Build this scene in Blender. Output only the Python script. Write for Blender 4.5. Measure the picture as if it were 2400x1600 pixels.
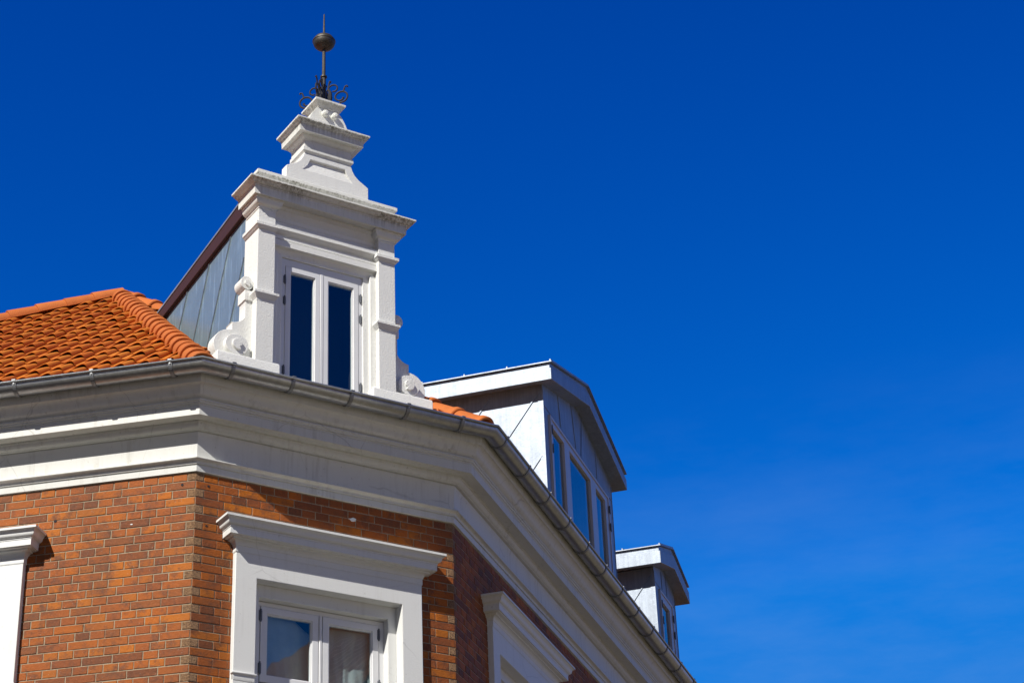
import bpy, bmesh, math, random
from mathutils import Vector, Matrix
random.seed(7)
sc = bpy.context.scene
for o_ in list(bpy.data.objects): bpy.data.objects.remove(o_)
col = sc.collection
Z0 = 7.8                                   # height of the topmost bed joint of the brickwork
W = 2.29                                   # width of the chamfered corner face
AL, BR = 0.76061, 0.70298                  # turn of the left and right facade away from the corner face

# ------------------------------------------------------------------ camera
cam = bpy.data.cameras.new('camera'); camo = bpy.data.objects.new('camera', cam); col.objects.link(camo)
cam.sensor_width = 36.0; cam.lens = 4604.96 / 2400 * 36
cam.clip_start = 0.1; cam.clip_end = 2000
cr = Vector((0.846060, -0.531696, -0.038492)); cu = Vector((-0.219550, -0.413334, 0.883715)); cf = Vector((0.485778, 0.739225, 0.466440))
M = Matrix((cr, cu, -cf)).transposed().to_4x4(); M.translation = Vector((-5.51268, -12.89007, -6.19441 + Z0))
camo.matrix_world = M
sc.camera = camo
# ------------------------------------------------------------------ light, sky, exposure
SUN = Vector((2.15, 1.0, -2.03)).normalized()           # direction in which the sunlight travels
el = math.asin(-SUN.z); az = math.atan2(-SUN.x, -SUN.y)  # sun azimuth, clockwise from +Y
sun = bpy.data.lights.new('sun', 'SUN'); suno = bpy.data.objects.new('sun', sun); col.objects.link(suno)
sun.energy = 5.0; sun.angle = math.radians(0.5); sun.color = (1.0, 0.955, 0.88)
suno.rotation_euler = SUN.to_track_quat('-Z', 'Y').to_euler(); suno.location = (-20, -10, 40)
wd = bpy.data.worlds.new('World'); sc.world = wd; wd.use_nodes = True
nt = wd.node_tree; nt.nodes.clear()
sky = nt.nodes.new('ShaderNodeTexSky'); sky.sky_type = 'NISHITA'; sky.sun_disc = False
sky.sun_elevation = el; sky.sun_rotation = az
sky.altitude = 0; sky.air_density = 1.0; sky.dust_density = 0.3; sky.ozone_density = 3.0
def wn(t, **k):
    x = nt.nodes.new(t)
    for a, v in k.items(): setattr(x, a, v)
    return x
def wmath(op, a, b=0.0, clamp=False):
    m = wn('ShaderNodeMath', operation=op, use_clamp=clamp)
    for i_, v in ((0, a), (1, b)):
        if isinstance(v, (int, float)): m.inputs[i_].default_value = v
        else: nt.links.new(v, m.inputs[i_])
    return m.outputs[0]
# polarised look: away from the sun the sky turns deep saturated blue, towards the sun it stays pale
sat = wn('ShaderNodeHueSaturation'); sat.inputs['Saturation'].default_value = 1.35; nt.links.new(sky.outputs[0], sat.inputs['Color'])
sep = wn('ShaderNodeSeparateColor'); nt.links.new(sat.outputs[0], sep.inputs[0])
com = wn('ShaderNodeCombineColor')
nt.links.new(wmath('MINIMUM', wmath('MULTIPLY', wmath('POWER', sep.outputs[0], 3.8), 1.2), sep.outputs[0]), com.inputs[0])
nt.links.new(wmath('MINIMUM', wmath('MULTIPLY', wmath('POWER', sep.outputs[1], 1.72), 0.80), wmath('ADD', wmath('MULTIPLY', sep.outputs[1], 0.6), 1.35)), com.inputs[1])
nt.links.new(wmath('MINIMUM', wmath('MULTIPLY', wmath('POWER', sep.outputs[2], 1.28), 1.36), wmath('ADD', wmath('MULTIPLY', sep.outputs[2], 0.1), 8.9)), com.inputs[2])
tc = wn('ShaderNodeTexCoord')
dotn = wn('ShaderNodeVectorMath', operation='DOT_PRODUCT'); nt.links.new(tc.outputs['Generated'], dotn.inputs[0]); dotn.inputs[1].default_value = tuple(-SUN)
mr = wn('ShaderNodeMapRange'); mr.inputs['From Min'].default_value = 0.30; mr.inputs['From Max'].default_value = 0.75; nt.links.new(dotn.outputs['Value'], mr.inputs['Value'])
pale = wn('ShaderNodeMixRGB', blend_type='MULTIPLY'); pale.inputs[0].default_value = 1.0; nt.links.new(sky.outputs[0], pale.inputs[1]); pale.inputs[2].default_value = (0.28, 0.28, 0.28, 1)
mx = wn('ShaderNodeMixRGB'); nt.links.new(mr.outputs[0], mx.inputs[0]); nt.links.new(com.outputs[0], mx.inputs[1]); nt.links.new(pale.outputs[0], mx.inputs[2])
# a trace of thin high cloud low in the sky
mpc = wn('ShaderNodeMapping'); mpc.inputs['Scale'].default_value = (3.0, 3.0, 11.0); mpc.inputs['Rotation'].default_value = (0.25, 0.1, 0.0); nt.links.new(tc.outputs['Generated'], mpc.inputs[0])
cl = wn('ShaderNodeTexNoise'); cl.inputs['Scale'].default_value = 1.7; cl.inputs['Detail'].default_value = 7; cl.inputs['Roughness'].default_value = 0.62; nt.links.new(mpc.outputs[0], cl.inputs['Vector'])
clr = wn('ShaderNodeMapRange'); clr.inputs['From Min'].default_value = 0.44; clr.inputs['From Max'].default_value = 0.78; clr.inputs['To Max'].default_value = 0.16; nt.links.new(cl.outputs['Fac'], clr.inputs['Value'])
sxyz = wn('ShaderNodeSeparateXYZ'); nt.links.new(tc.outputs['Generated'], sxyz.inputs[0])
low = wn('ShaderNodeMapRange'); low.inputs['From Min'].default_value = 0.45; low.inputs['From Max'].default_value = 0.32; nt.links.new(sxyz.outputs['Z'], low.inputs['Value'])
mx2 = wn('ShaderNodeMixRGB'); nt.links.new(wmath('MULTIPLY', clr.outputs[0], low.outputs[0]), mx2.inputs[0]); nt.links.new(mx.outputs[0], mx2.inputs[1]); mx2.inputs[2].default_value = (4.2, 6.0, 9.8, 1)
bg = wn('ShaderNodeBackground'); bg.inputs['Strength'].default_value = 0.061
wo = wn('ShaderNodeOutputWorld')
nt.links.new(mx2.outputs[0], bg.inputs[0]); nt.links.new(bg.outputs[0], wo.inputs[0])
sc.view_settings.view_transform = 'Standard'; sc.view_settings.look = 'None'
sc.view_settings.exposure = 0.34; sc.view_settings.gamma = 1.0; sc.view_settings.use_curve_mapping = False

# ------------------------------------------------------------------ frames
Ld = Vector((-math.cos(AL), math.sin(AL), 0)); Ln = Vector((-math.sin(AL), -math.cos(AL), 0))
Rd = Vector((math.cos(BR), math.sin(BR), 0)); Rn = Vector((math.sin(BR), -math.cos(BR), 0))
B0 = Vector((W, 0, 0)); Ta = math.tan(AL / 2); Tb = math.tan(BR / 2)
UP = Vector((0, 0, 1))
def FC(x, o, z): return Vector((x, -o, z + Z0))          # along the corner face, out of it, up
def FL(u, o, z): return Ld * u + Ln * o + UP * (z + Z0)    # left facade, u counted from its corner
def FR(u, o, z): return B0 + Rd * u + Rn * o + UP * (z + Z0)
LU, RU = 8.6, 13.0                          # lengths of the two street facades

# ------------------------------------------------------------------ materials
def newmat(name):
    m = bpy.data.materials.new(name); m.use_nodes = True
    n = m.node_tree; b = n.nodes['Principled BSDF']; return m, n, b
def N(n, t, **k):
    x = n.nodes.new(t)
    for a, v in k.items(): setattr(x, a, v)
    return x
def coords(n, sx=1, sy=1, sz=1):
    g = N(n, 'ShaderNodeTexCoord'); mp = N(n, 'ShaderNodeMapping'); mp.inputs['Scale'].default_value = (sx, sy, sz)
    n.links.new(g.outputs['Object'], mp.inputs[0]); return mp.outputs[0]
def noise(n, vec, scale, detail=4, rough=0.55):
    t = N(n, 'ShaderNodeTexNoise'); t.inputs['Scale'].default_value = scale; t.inputs['Detail'].default_value = detail
    t.inputs['Roughness'].default_value = rough; n.links.new(vec, t.inputs['Vector']); return t.outputs['Fac']
def ramp(n, fac, stops):
    r = N(n, 'ShaderNodeValToRGB'); e = r.color_ramp.elements
    while len(e) < len(stops): e.new(0.5)
    for i, (p, c) in enumerate(stops):
        e[i].position = p; e[i].color = (c, c, c, 1) if isinstance(c, (int, float)) else (*c, 1)
    n.links.new(fac, r.inputs[0]); return r.outputs[0]
def mix(n, fac, a, b, mode='MIX'):
    m = N(n, 'ShaderNodeMixRGB', blend_type=mode)
    for s, v in ((0, fac), (1, a), (2, b)):
        if isinstance(v, (int, float)): m.inputs[s].default_value = v
        elif isinstance(v, tuple): m.inputs[s].default_value = (*v, 1)
        else: n.links.new(v, m.inputs[s])
    return m.outputs[0]
def bump(n, b, h, dist, strength=1.0):
    bp = N(n, 'ShaderNodeBump'); bp.inputs['Distance'].default_value = dist; bp.inputs['Strength'].default_value = strength
    n.links.new(h, bp.inputs['Height']); n.links.new(bp.outputs[0], b.inputs['Normal'])

def N_col(n, vec):
    t = N(n, 'ShaderNodeTexNoise'); t.inputs['Scale'].default_value = 3.0; t.inputs['Detail'].default_value = 5; n.links.new(vec, t.inputs['Vector']); return t.outputs['Color']
def plaster(name, base, dirt, amount, grain=0.0015, rough=0.75, streak=0.5, cracks=0.0, lo=0.42, rims=()):
    m, n, b = newmat(name)
    v = coords(n)
    big = noise(n, v, 2.3, 5, 0.6)
    st = noise(n, coords(n, 22, 22, 1.2), 1.0, 5, 0.65)
    fine = noise(n, v, 60, 3, 0.6)
    c = mix(n, ramp(n, big, [(0.35, 0.0), (0.75, 0.22)]), base, tuple(x * 0.9 for x in base))
    f = N(n, 'ShaderNodeMath', operation='MULTIPLY'); n.links.new(ramp(n, st, [(0.5, 0.0), (0.78, streak)]), f.inputs[0]); n.links.new(ramp(n, big, [(lo, 0.0), (lo + 0.18, 1.0)]), f.inputs[1])
    f2 = N(n, 'ShaderNodeMath', operation='MULTIPLY'); n.links.new(f.outputs[0], f2.inputs[0]); f2.inputs[1].default_value = amount
    c = mix(n, f2.outputs[0], c, dirt)
    if rims:
        sp = N(n, 'ShaderNodeSeparateXYZ'); n.links.new(v, sp.inputs[0])
        drip = ramp(n, noise(n, coords(n, 48, 48, 2.5), 1.0, 4, 0.7), [(0.40, 0.0), (0.62, 1.0)])
        for zr, ln in rims:
            lo_ = N(n, 'ShaderNodeMapRange'); lo_.inputs['From Min'].default_value = zr + Z0 - ln; lo_.inputs['From Max'].default_value = zr + Z0; n.links.new(sp.outputs['Z'], lo_.inputs['Value'])
            hi_ = N(n, 'ShaderNodeMath', operation='LESS_THAN'); n.links.new(sp.outputs['Z'], hi_.inputs[0]); hi_.inputs[1].default_value = zr + Z0 + 0.004
            a_ = N(n, 'ShaderNodeMath', operation='MULTIPLY'); n.links.new(lo_.outputs[0], a_.inputs[0]); n.links.new(hi_.outputs[0], a_.inputs[1])
            b_ = N(n, 'ShaderNodeMath', operation='MULTIPLY'); n.links.new(a_.outputs[0], b_.inputs[0]); n.links.new(drip, b_.inputs[1])
            g_ = N(n, 'ShaderNodeMath', operation='MULTIPLY'); n.links.new(b_.outputs[0], g_.inputs[0]); n.links.new(ramp(n, noise(n, v, 3.1, 3), [(0.40, 0.15), (0.62, 0.95)]), g_.inputs[1])
            c = mix(n, g_.outputs[0], c, dirt)
    spots = ramp(n, noise(n, v, 31, 2, 0.5), [(0.70, 0.0), (0.76, 0.5 * amount)])
    c = mix(n, spots, c, dirt)
    if cracks:
        wv = mix(n, 0.06, coords(n, 1, 1, 0.55), N_col(n, v))
        vo = N(n, 'ShaderNodeTexVoronoi', feature='DISTANCE_TO_EDGE'); vo.inputs['Scale'].default_value = 1.25; n.links.new(wv, vo.inputs['Vector'])
        ck = N(n, 'ShaderNodeMath', operation='MULTIPLY'); n.links.new(ramp(n, vo.outputs['Distance'], [(0.0, cracks), (0.0028, 0.0)]), ck.inputs[0]); n.links.new(ramp(n, noise(n, v, 1.7, 3), [(0.46, 0.0), (0.56, 1.0)]), ck.inputs[1])
        c = mix(n, ck.outputs[0], c, tuple(x * 0.45 for x in dirt))
    n.links.new(c, b.inputs['Base Color']); b.inputs['Roughness'].default_value = rough
    h = mix(n, 0.5, fine, noise(n, v, 140, 2, 0.6))
    bump(n, b, h, grain)
    return m
M_COR = plaster('painted_cornice', (0.62, 0.625, 0.59), (0.20, 0.175, 0.12), 0.75, 0.0015, 0.6, 0.55, 0.30, 0.40)
M_GAB = plaster('white_render', (0.73, 0.737, 0.715), (0.34, 0.31, 0.24), 0.55, 0.006, 0.8, 0.5, 0.0)
M_WEA = plaster('weathered_white_render', (0.69, 0.695, 0.655), (0.11, 0.105, 0.065), 0.55, 0.004, 0.85, 0.6, 0.2, 0.46, ((2.803, 0.13), (2.945, 0.05), (3.548, 0.11), (3.852, 0.07)))
M_SUR = plaster('painted_window_surround', (0.685, 0.695, 0.68), (0.28, 0.26, 0.22), 0.5, 0.002, 0.6, 0.5, 0.22)
M_GRD = plaster('ground_floor_render', (0.55, 0.53, 0.48), (0.25, 0.23, 0.2), 0.6, 0.003, 0.85)

def paint(name, base, rough=0.35):
    m, n, b = newmat(name); v = coords(n, 3, 3, 40)
    c = mix(n, ramp(n, noise(n, coords(n), 6, 4), [(0.4, 0.0), (0.75, 0.25)]), base, tuple(x * 0.8 for x in base))
    n.links.new(c, b.inputs['Base Color']); b.inputs['Roughness'].default_value = rough
    bump(n, b, noise(n, v, 5, 2), 0.0006); return m
M_WIN = paint('white_window_paint', (0.70, 0.71, 0.72)); M_PUR = paint('pale_grey_window_paint', (0.50, 0.49, 0.53))
M_BRN = paint('dark_brown_sheet', (0.045, 0.014, 0.010), 0.6); M_IRON = paint('black_iron', (0.02, 0.019, 0.022), 0.45)
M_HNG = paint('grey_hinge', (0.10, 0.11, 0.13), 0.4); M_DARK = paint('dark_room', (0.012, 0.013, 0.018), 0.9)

def brickmat():
    m, n, b = newmat('red_brick')
    g = N(n, 'ShaderNodeNewGeometry'); v = coords(n)
    tone = ramp(n, g.outputs['Random Per Island'], [(0.0, (0.130, 0.042, 0.015)), (0.16, (0.233, 0.062, 0.014)), (0.34, (0.329, 0.085, 0.009)), (0.52, (0.260, 0.069, 0.015)), (0.66, (0.406, 0.118, 0.006)), (0.84, (0.372, 0.094, 0.006)), (1.0, (0.190, 0.062, 0.019))])
    burn = ramp(n, noise(n, v, 9, 7, 0.75), [(0.48, 0.0), (0.64, 0.85)])
    c = mix(n, burn, tone, (0.11, 0.045, 0.024))
    c = mix(n, ramp(n, noise(n, v, 42, 3, 0.6), [(0.45, 0.0), (0.8, 0.35)]), c, (0.40, 0.115, 0.03))
    c = mix(n, ramp(n, noise(n, v, 95, 2, 0.5), [(0.70, 0.0), (0.74, 0.55)]), c, (0.5, 0.42, 0.34))
    c = mix(n, ramp(n, noise(n, coords(n, 1, 1, 0.6), 1.1, 4, 0.6), [(0.42, 0.0), (0.72, 0.62)]), c, (0.10, 0.042, 0.024))
    n.links.new(c, b.inputs['Base Color']); b.inputs['Roughness'].default_value = 0.7; b.inputs['Specular IOR Level'].default_value = 0.25
    bump(n, b, mix(n, 0.5, noise(n, v, 70, 4, 0.7), noise(n, v, 22, 4, 0.7)), 0.008); return m
M_BRICK = brickmat()
def roughbrick():
    m, n, b = newmat('rough_burnt_brick'); v = coords(n)
    c = mix(n, ramp(n, noise(n, v, 60, 5, 0.8), [(0.35, 0.0), (0.65, 1.0)]), (0.14, 0.07, 0.035), (0.40, 0.23, 0.11))
    n.links.new(c, b.inputs['Base Color']); b.inputs['Roughness'].default_value = 0.8
    bump(n, b, noise(n, v, 90, 4, 0.8), 0.02); return m
M_RBR = roughbrick()
def mortarmat():
    m, n, b = newmat('lime_mortar'); v = coords(n)
    c = mix(n, ramp(n, noise(n, v, 30, 5, 0.7), [(0.4, 0.0), (0.72, 0.8)]), (0.35, 0.28, 0.19), (0.14, 0.10, 0.065))
    n.links.new(c, b.inputs['Base Color']); b.inputs['Roughness'].default_value = 0.9
    bump(n, b, noise(n, v, 120, 3), 0.003); return m
M_MORT = mortarmat()
def tilemat(name, stops):
    m, n, b = newmat(name); g = N(n, 'ShaderNodeNewGeometry'); v = coords(n)
    c = ramp(n, g.outputs['Random Per Island'], stops)
    c = mix(n, ramp(n, noise(n, v, 9, 5, 0.65), [(0.45, 0.0), (0.75, 0.5)]), c, (0.30, 0.085, 0.022))
    c = mix(n, ramp(n, noise(n, v, 55, 3, 0.6), [(0.62, 0.0), (0.72, 0.35)]), c, (0.15, 0.07, 0.04))
    n.links.new(c, b.inputs['Base Color']); b.inputs['Roughness'].default_value = 0.7; b.inputs['Specular IOR Level'].default_value = 0.25
    bump(n, b, noise(n, v, 90, 3), 0.003); return m
M_TILE = tilemat('orange_clay_tile', [(0.0, (0.42, 0.105, 0.012)), (0.5, (0.50, 0.145, 0.012)), (1.0, (0.48, 0.155, 0.016))])
M_RIDGE = tilemat('orange_clay_ridge', [(0.0, (0.42, 0.110, 0.022)), (1.0, (0.49, 0.140, 0.030))])

def zinc(name, base, rough, streak, metallic=1.0, dark=0.6, s0=0.42, s1=0.75, ss=30):
    m, n, b = newmat(name); v = coords(n)
    st = noise(n, coords(n, ss, ss, ss / 30), 1.0, 5, 0.7)
    c = mix(n, ramp(n, st, [(s0, 0.0), (s1, streak)]), base, tuple(min(1, x * 1.75) for x in base))
    c = mix(n, ramp(n, noise(n, v, 5, 5, 0.7), [(0.4, 0.0), (0.75, 0.45)]), c, tuple(x * dark for x in base))
    n.links.new(c, b.inputs['Base Color']); b.inputs['Metallic'].default_value = metallic
    r = N(n, 'ShaderNodeMapRange'); r.inputs[3].default_value = rough - 0.06; r.inputs[4].default_value = rough + 0.12
    n.links.new(noise(n, v, 26, 4, 0.7), r.inputs[0]); n.links.new(r.outputs[0], b.inputs['Roughness'])
    bump(n, b, mix(n, 0.3, noise(n, v, 3.5, 3), noise(n, v, 110, 2)), 0.004); return m
M_ZINC = zinc('zinc_sheet', (0.26, 0.30, 0.36), 0.50, 0.5, 0.5, 0.66); M_BKT = zinc('dull_zinc_strap', (0.25, 0.26, 0.27), 0.5, 0.3, 0.7); M_CHK = zinc('streaked_zinc_sheet', (0.27, 0.37, 0.44), 0.38, 0.9, 0.55, 0.72, 0.54, 0.64, 42)
M_GUT = zinc('zinc_gutter', (0.40, 0.42, 0.43), 0.34, 0.35, 0.8); M_LEAD = zinc('old_lead', (0.075, 0.068, 0.06), 0.5, 0.6, 0.7)

def glassmat(name, ior, tint):
    m, n, b = newmat(name); n.nodes.remove(b); out = n.nodes['Material Output']
    fr = N(n, 'ShaderNodeFresnel'); fr.inputs['IOR'].default_value = ior
    gl = N(n, 'ShaderNodeBsdfGlossy'); gl.inputs['Roughness'].default_value = 0.0; gl.inputs['Color'].default_value = (*tint, 1)
    tr = N(n, 'ShaderNodeBsdfTransparent'); tr.inputs['Color'].default_value = (0.82, 0.86, 0.86, 1)
    bp = N(n, 'ShaderNodeBump'); bp.inputs['Distance'].default_value = 0.0005
    n.links.new(noise(n, coords(n), 3.0, 2), bp.inputs['Height']); n.links.new(bp.outputs[0], gl.inputs['Normal'])
    ge = N(n, 'ShaderNodeNewGeometry'); inv = N(n, 'ShaderNodeMath', operation='SUBTRACT'); inv.inputs[0].default_value = 1.0; n.links.new(ge.outputs['Backfacing'], inv.inputs[1])
    fm = N(n, 'ShaderNodeMath', operation='MULTIPLY'); n.links.new(fr.outputs[0], fm.inputs[0]); n.links.new(inv.outputs[0], fm.inputs[1])
    mx = N(n, 'ShaderNodeMixShader'); n.links.new(fm.outputs[0], mx.inputs[0]); n.links.new(tr.outputs[0], mx.inputs[1]); n.links.new(gl.outputs[0], mx.inputs[2])
    n.links.new(mx.outputs[0], out.inputs['Surface']); return m
M_GLS = glassmat('window_glass', 1.9, (0.95, 0.97, 1.0)); M_GLZ = glassmat('coated_glass', 2.6, (0.9, 0.95, 1.0))
def sheetmat():
    m, n, b = newmat('plastic_sheeting'); v = coords(n)
    c = mix(n, noise(n, v, 8, 4), (0.36, 0.43, 0.46), (0.58, 0.65, 0.67))
    n.links.new(c, b.inputs['Base Color']); b.inputs['Roughness'].default_value = 0.4; return m
M_SHEET = sheetmat()
def groundmat(name, a, bb, s):
    m, n, b = newmat(name); v = coords(n)
    c = mix(n, noise(n, v, s, 6, 0.7), a, bb); n.links.new(c, b.inputs['Base Color']); b.inputs['Roughness'].default_value = 0.9
    bump(n, b, noise(n, v, 60, 3), 0.004); return m
M_STREET = groundmat('street_paving', (0.12, 0.093, 0.052), (0.175, 0.14, 0.080), 0.8); M_PAVE = groundmat('pavement_slabs', (0.14, 0.112, 0.066), (0.19, 0.155, 0.095), 1.6)

# ------------------------------------------------------------------ mesh helpers
class MB:
    def __init__(s): s.v = []; s.f = []; s.mi = []
    def face(s, pts, mi=0):
        i = len(s.v); s.v += [tuple(p) for p in pts]; s.f.append(tuple(range(i, i + len(pts)))); s.mi.append(mi)
    def add(s, vs, fs, mi=0):
        i = len(s.v); s.v += [tuple(p) for p in vs]
        for f in fs: s.f.append(tuple(k + i for k in f)); s.mi.append(mi)
    def box(s, F, a0, a1, o0, o1, z0, z1, mi=0):
        P = [F(a, o, z) for z in (z0, z1) for o in (o0, o1) for a in (a0, a1)]
        s.add(P, [(0, 1, 3, 2), (4, 6, 7, 5), (0, 4, 5, 1), (2, 3, 7, 6), (0, 2, 6, 4), (1, 5, 7, 3)], mi)
    def stack(s, F, x0, x1, oF, oB, prof, back=0.0):      # moulded block: prof = [(out, z)], front at oF, back at oB
        rings = []
        for o, z in prof: rings.append([F(x0 - o, oB - o * back, z), F(x0 - o, oF + o, z), F(x1 + o, oF + o, z), F(x1 + o, oB - o * back, z)])
        vs = [p for r in rings for p in r]; fs = []
        for i in range(len(rings) - 1):
            for k in range(4): fs.append((i * 4 + k, i * 4 + (k + 1) % 4, i * 4 + 4 + (k + 1) % 4, i * 4 + 4 + k))
        fs.append((3, 2, 1, 0)); t = (len(rings) - 1) * 4; fs.append((t, t + 1, t + 2, t + 3))
        s.add(vs, fs)
    def prism(s, pts0, pts1):                               # two matching outlines
        n = len(pts0); s.add(list(pts0) + list(pts1), [tuple(range(n))[::-1], tuple(range(n, 2 * n))] + [(i, (i + 1) % n, n + (i + 1) % n, n + i) for i in range(n)])
    def ext(s, F, poly, o0, o1): s.prism([F(a, o0, z) for a, z in poly], [F(a, o1, z) for a, z in poly])
    def tube(s, path, r, seg=8, caps=True):
        path = [Vector(p) for p in path]; n = len(path); rs = r if isinstance(r, (list, tuple)) else [r] * n
        vs = []; prev = None
        for i, p in enumerate(path):
            t = (path[min(i + 1, n - 1)] - path[max(i - 1, 0)]).normalized()
            if prev is None:
                a = t.orthogonal().normalized()
            else:
                a = (prev - t * prev.dot(t)).normalized()
            prev = a; b = t.cross(a)
            for k in range(seg):
                q = 2 * math.pi * k / seg; vs.append(p + (a * math.cos(q) + b * math.sin(q)) * rs[i])
        fs = [(i * seg + k, i * seg + (k + 1) % seg, (i + 1) * seg + (k + 1) % seg, (i + 1) * seg + k) for i in range(n - 1) for k in range(seg)]
        if caps: fs += [tuple(range(seg))[::-1], tuple(range((n - 1) * seg, n * seg))]
        s.add(vs, fs)
    def lathe(s, c, prof, seg=24):                          # prof = [(radius, z)]
        c = Vector(c); vs = []; n = len(prof)
        for r, z in prof:
            for k in range(seg):
                q = 2 * math.pi * k / seg; vs.append(c + Vector((r * math.cos(q), r * math.sin(q), z)))
        fs = [(i * seg + k, i * seg + (k + 1) % seg, (i + 1) * seg + (k + 1) % seg, (i + 1) * seg + k) for i in range(n - 1) for k in range(seg)]
        fs += [tuple(range(seg))[::-1], tuple(range((n - 1) * seg, n * seg))]; s.add(vs, fs)
    def holed(s, F, outer, inners, o_front, o_back, mi=0):  # slab with openings
        bm = bmesh.new(); loops = []
        for lp in [outer] + inners:
            vv = [bm.verts.new((a, z, 0)) for a, z in lp]; loops.append(vv)
            for i in range(len(vv)): bm.edges.new((vv[i], vv[(i + 1) % len(vv)]))
        bmesh.ops.triangle_fill(bm, use_beauty=True, use_dissolve=False, edges=bm.edges[:])
        bm.verts.index_update(); P = [(v.co.x, v.co.y) for v in bm.verts]; T = [tuple(v.index for v in f.verts) for f in bm.faces]
        bm.free()
        s.add([F(a, o_front, z) for a, z in P], T, mi); s.add([F(a, o_back, z) for a, z in P], [t[::-1] for t in T], mi)
        for lp in [outer] + inners:
            n = len(lp)
            for i in range(n):
                (a, z), (a2, z2) = lp[i], lp[(i + 1) % n]
                s.face([F(a, o_front, z), F(a2, o_front, z2), F(a2, o_back, z2), F(a, o_back, z)], mi)
    def build(s, name, mats, parent=None, smooth=32, merge=True, bevel=0.0, recalc=True, origin=None):
        me = bpy.data.meshes.new(name); me.from_pydata(s.v, [], s.f)
        mats = mats if isinstance(mats, (list, tuple)) else [mats]
        for m in mats: me.materials.append(m)
        if len(mats) > 1: me.polygons.foreach_set('material_index', s.mi)
        if merge or recalc:
            bm = bmesh.new(); bm.from_mesh(me)
            if merge: bmesh.ops.remove_doubles(bm, verts=bm.verts, dist=1e-5)
            if recalc: bmesh.ops.recalc_face_normals(bm, faces=bm.faces)
            bm.to_mesh(me); bm.free()
        if smooth:
            me.shade_smooth(); me.set_sharp_from_angle(angle=math.radians(smooth))
        me.update(); o = bpy.data.objects.new(name, me); col.objects.link(o)
        if origin is not None:
            me.transform(Matrix.Translation(-Vector(origin))); o.location = origin
        if parent is not None:
            o.parent = parent; o.matrix_parent_inverse = Matrix.Translation(-wloc(parent))
        if bevel:
            b = o.modifiers.new('bevel', 'BEVEL'); b.width = bevel; b.segments = 2; b.limit_method = 'ANGLE'; b.angle_limit = math.radians(40)
        return o
def wloc(o):
    v = Vector(o.location)
    return v if o.parent is None else v
def empty(name, loc=(0, 0, 0)):
    o = bpy.data.objects.new(name, None); col.objects.link(o); o.location = loc; o.empty_display_size = 0.3; return o
def tag(o, label, cat, group=None, kind=None):
    o['label'] = label; o['category'] = cat
    if group: o['group'] = group
    if kind: o['kind'] = kind
def arc(cx, cz, r, a0, a1, n):
    return [(cx + r * math.cos(math.radians(a0 + (a1 - a0) * i / n)), cz + r * math.sin(math.radians(a0 + (a1 - a0) * i / n))) for i in range(n + 1)]

def sweep(mb, prof, closed=False, lu=LU, ru=RU, lu0=None):  # a profile (out, z) run round the three facades, mitred
    rows = []
    for o, z in prof:
        rows.append([FL(lu, o, z), Vector((-o * Ta, -o, z + Z0)), Vector((W + o * Tb, -o, z + Z0)), FR(ru, o, z)])
    n = len(rows); vs = [p for r in rows for p in r]; fs = []
    for i in range(n if closed else n - 1):
        j = (i + 1) % n
        for k in range(3): fs.append((i * 4 + k, i * 4 + k + 1, j * 4 + k + 1, j * 4 + k))
    mb.add(vs, fs)
    if closed:
        mb.add([r[0] for r in rows], [tuple(range(n))]); mb.add([r[3] for r in rows], [tuple(range(n))])

house = empty('brick_house')
tag(house, 'red brick corner house with white cornice, orange tiled roof, gabled dormer and zinc dormers', 'house')

# ------------------------------------------------------------------ brickwork
H = 0.12; C0 = 0.068; ROWH = 1 / 15.0; NROW = 62
CWIN = (0.33, 1.958, -2.75, -0.46); LWIN = (1.345, 3.21, -2.75, -0.46); RWIN = (0.86, 2.78, -2.75, -0.46)
def rowcuts(k, length, both):
    """vertical joints of brick course k, counted from the corner; both = finishes on a second corner"""
    if k % 2: c = [0, C0] ; st = H
    else: c = [0]; st = None
    x = c[-1]
    if k % 2:
        while x < length - 1e-3:
            x += H; c.append(x)
    else:
        if k % 4 == 0: c += [0.24, 0.36]; x = 0.36
        while x < length - 1e-3:
            x += 0.24; c.append(x)
        if both and k % 4 != 0:
            c = [q for q in c if q < length - 0.30] + [length - 0.24]
    c = [q for q in c if q < length - 0.04] + [length]
    return c
def brick(mb, F, a0, a1, z0, z1, mi):
    j = random.uniform(-0.0012, 0.0012); ch = 0.0025; t = [random.uniform(-0.0012, 0.0012) for _ in range(4)]
    o = j
    q = [(a0 + t[0], z0 + t[1]), (a1 + t[2], z0 + t[1]), (a1 + t[2], z1 + t[3]), (a0 + t[0], z1 + t[3])]
    i = [(q[0][0] + ch, q[0][1] + ch), (q[1][0] - ch, q[1][1] + ch), (q[2][0] - ch, q[2][1] - ch), (q[3][0] + ch, q[3][1] - ch)]
    vs = [F(a, -0.02, z) for a, z in q] + [F(a, o - 0.003, z) for a, z in q] + [F(a, o, z) for a, z in i]
    fs = [(0, 1, 5, 4), (1, 2, 6, 5), (2, 3, 7, 6), (3, 0, 4, 7), (4, 5, 9, 8), (5, 6, 10, 9), (6, 7, 11, 10), (7, 4, 8, 11), (8, 9, 10, 11)]
    mb.add(vs, fs, mi)
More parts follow.
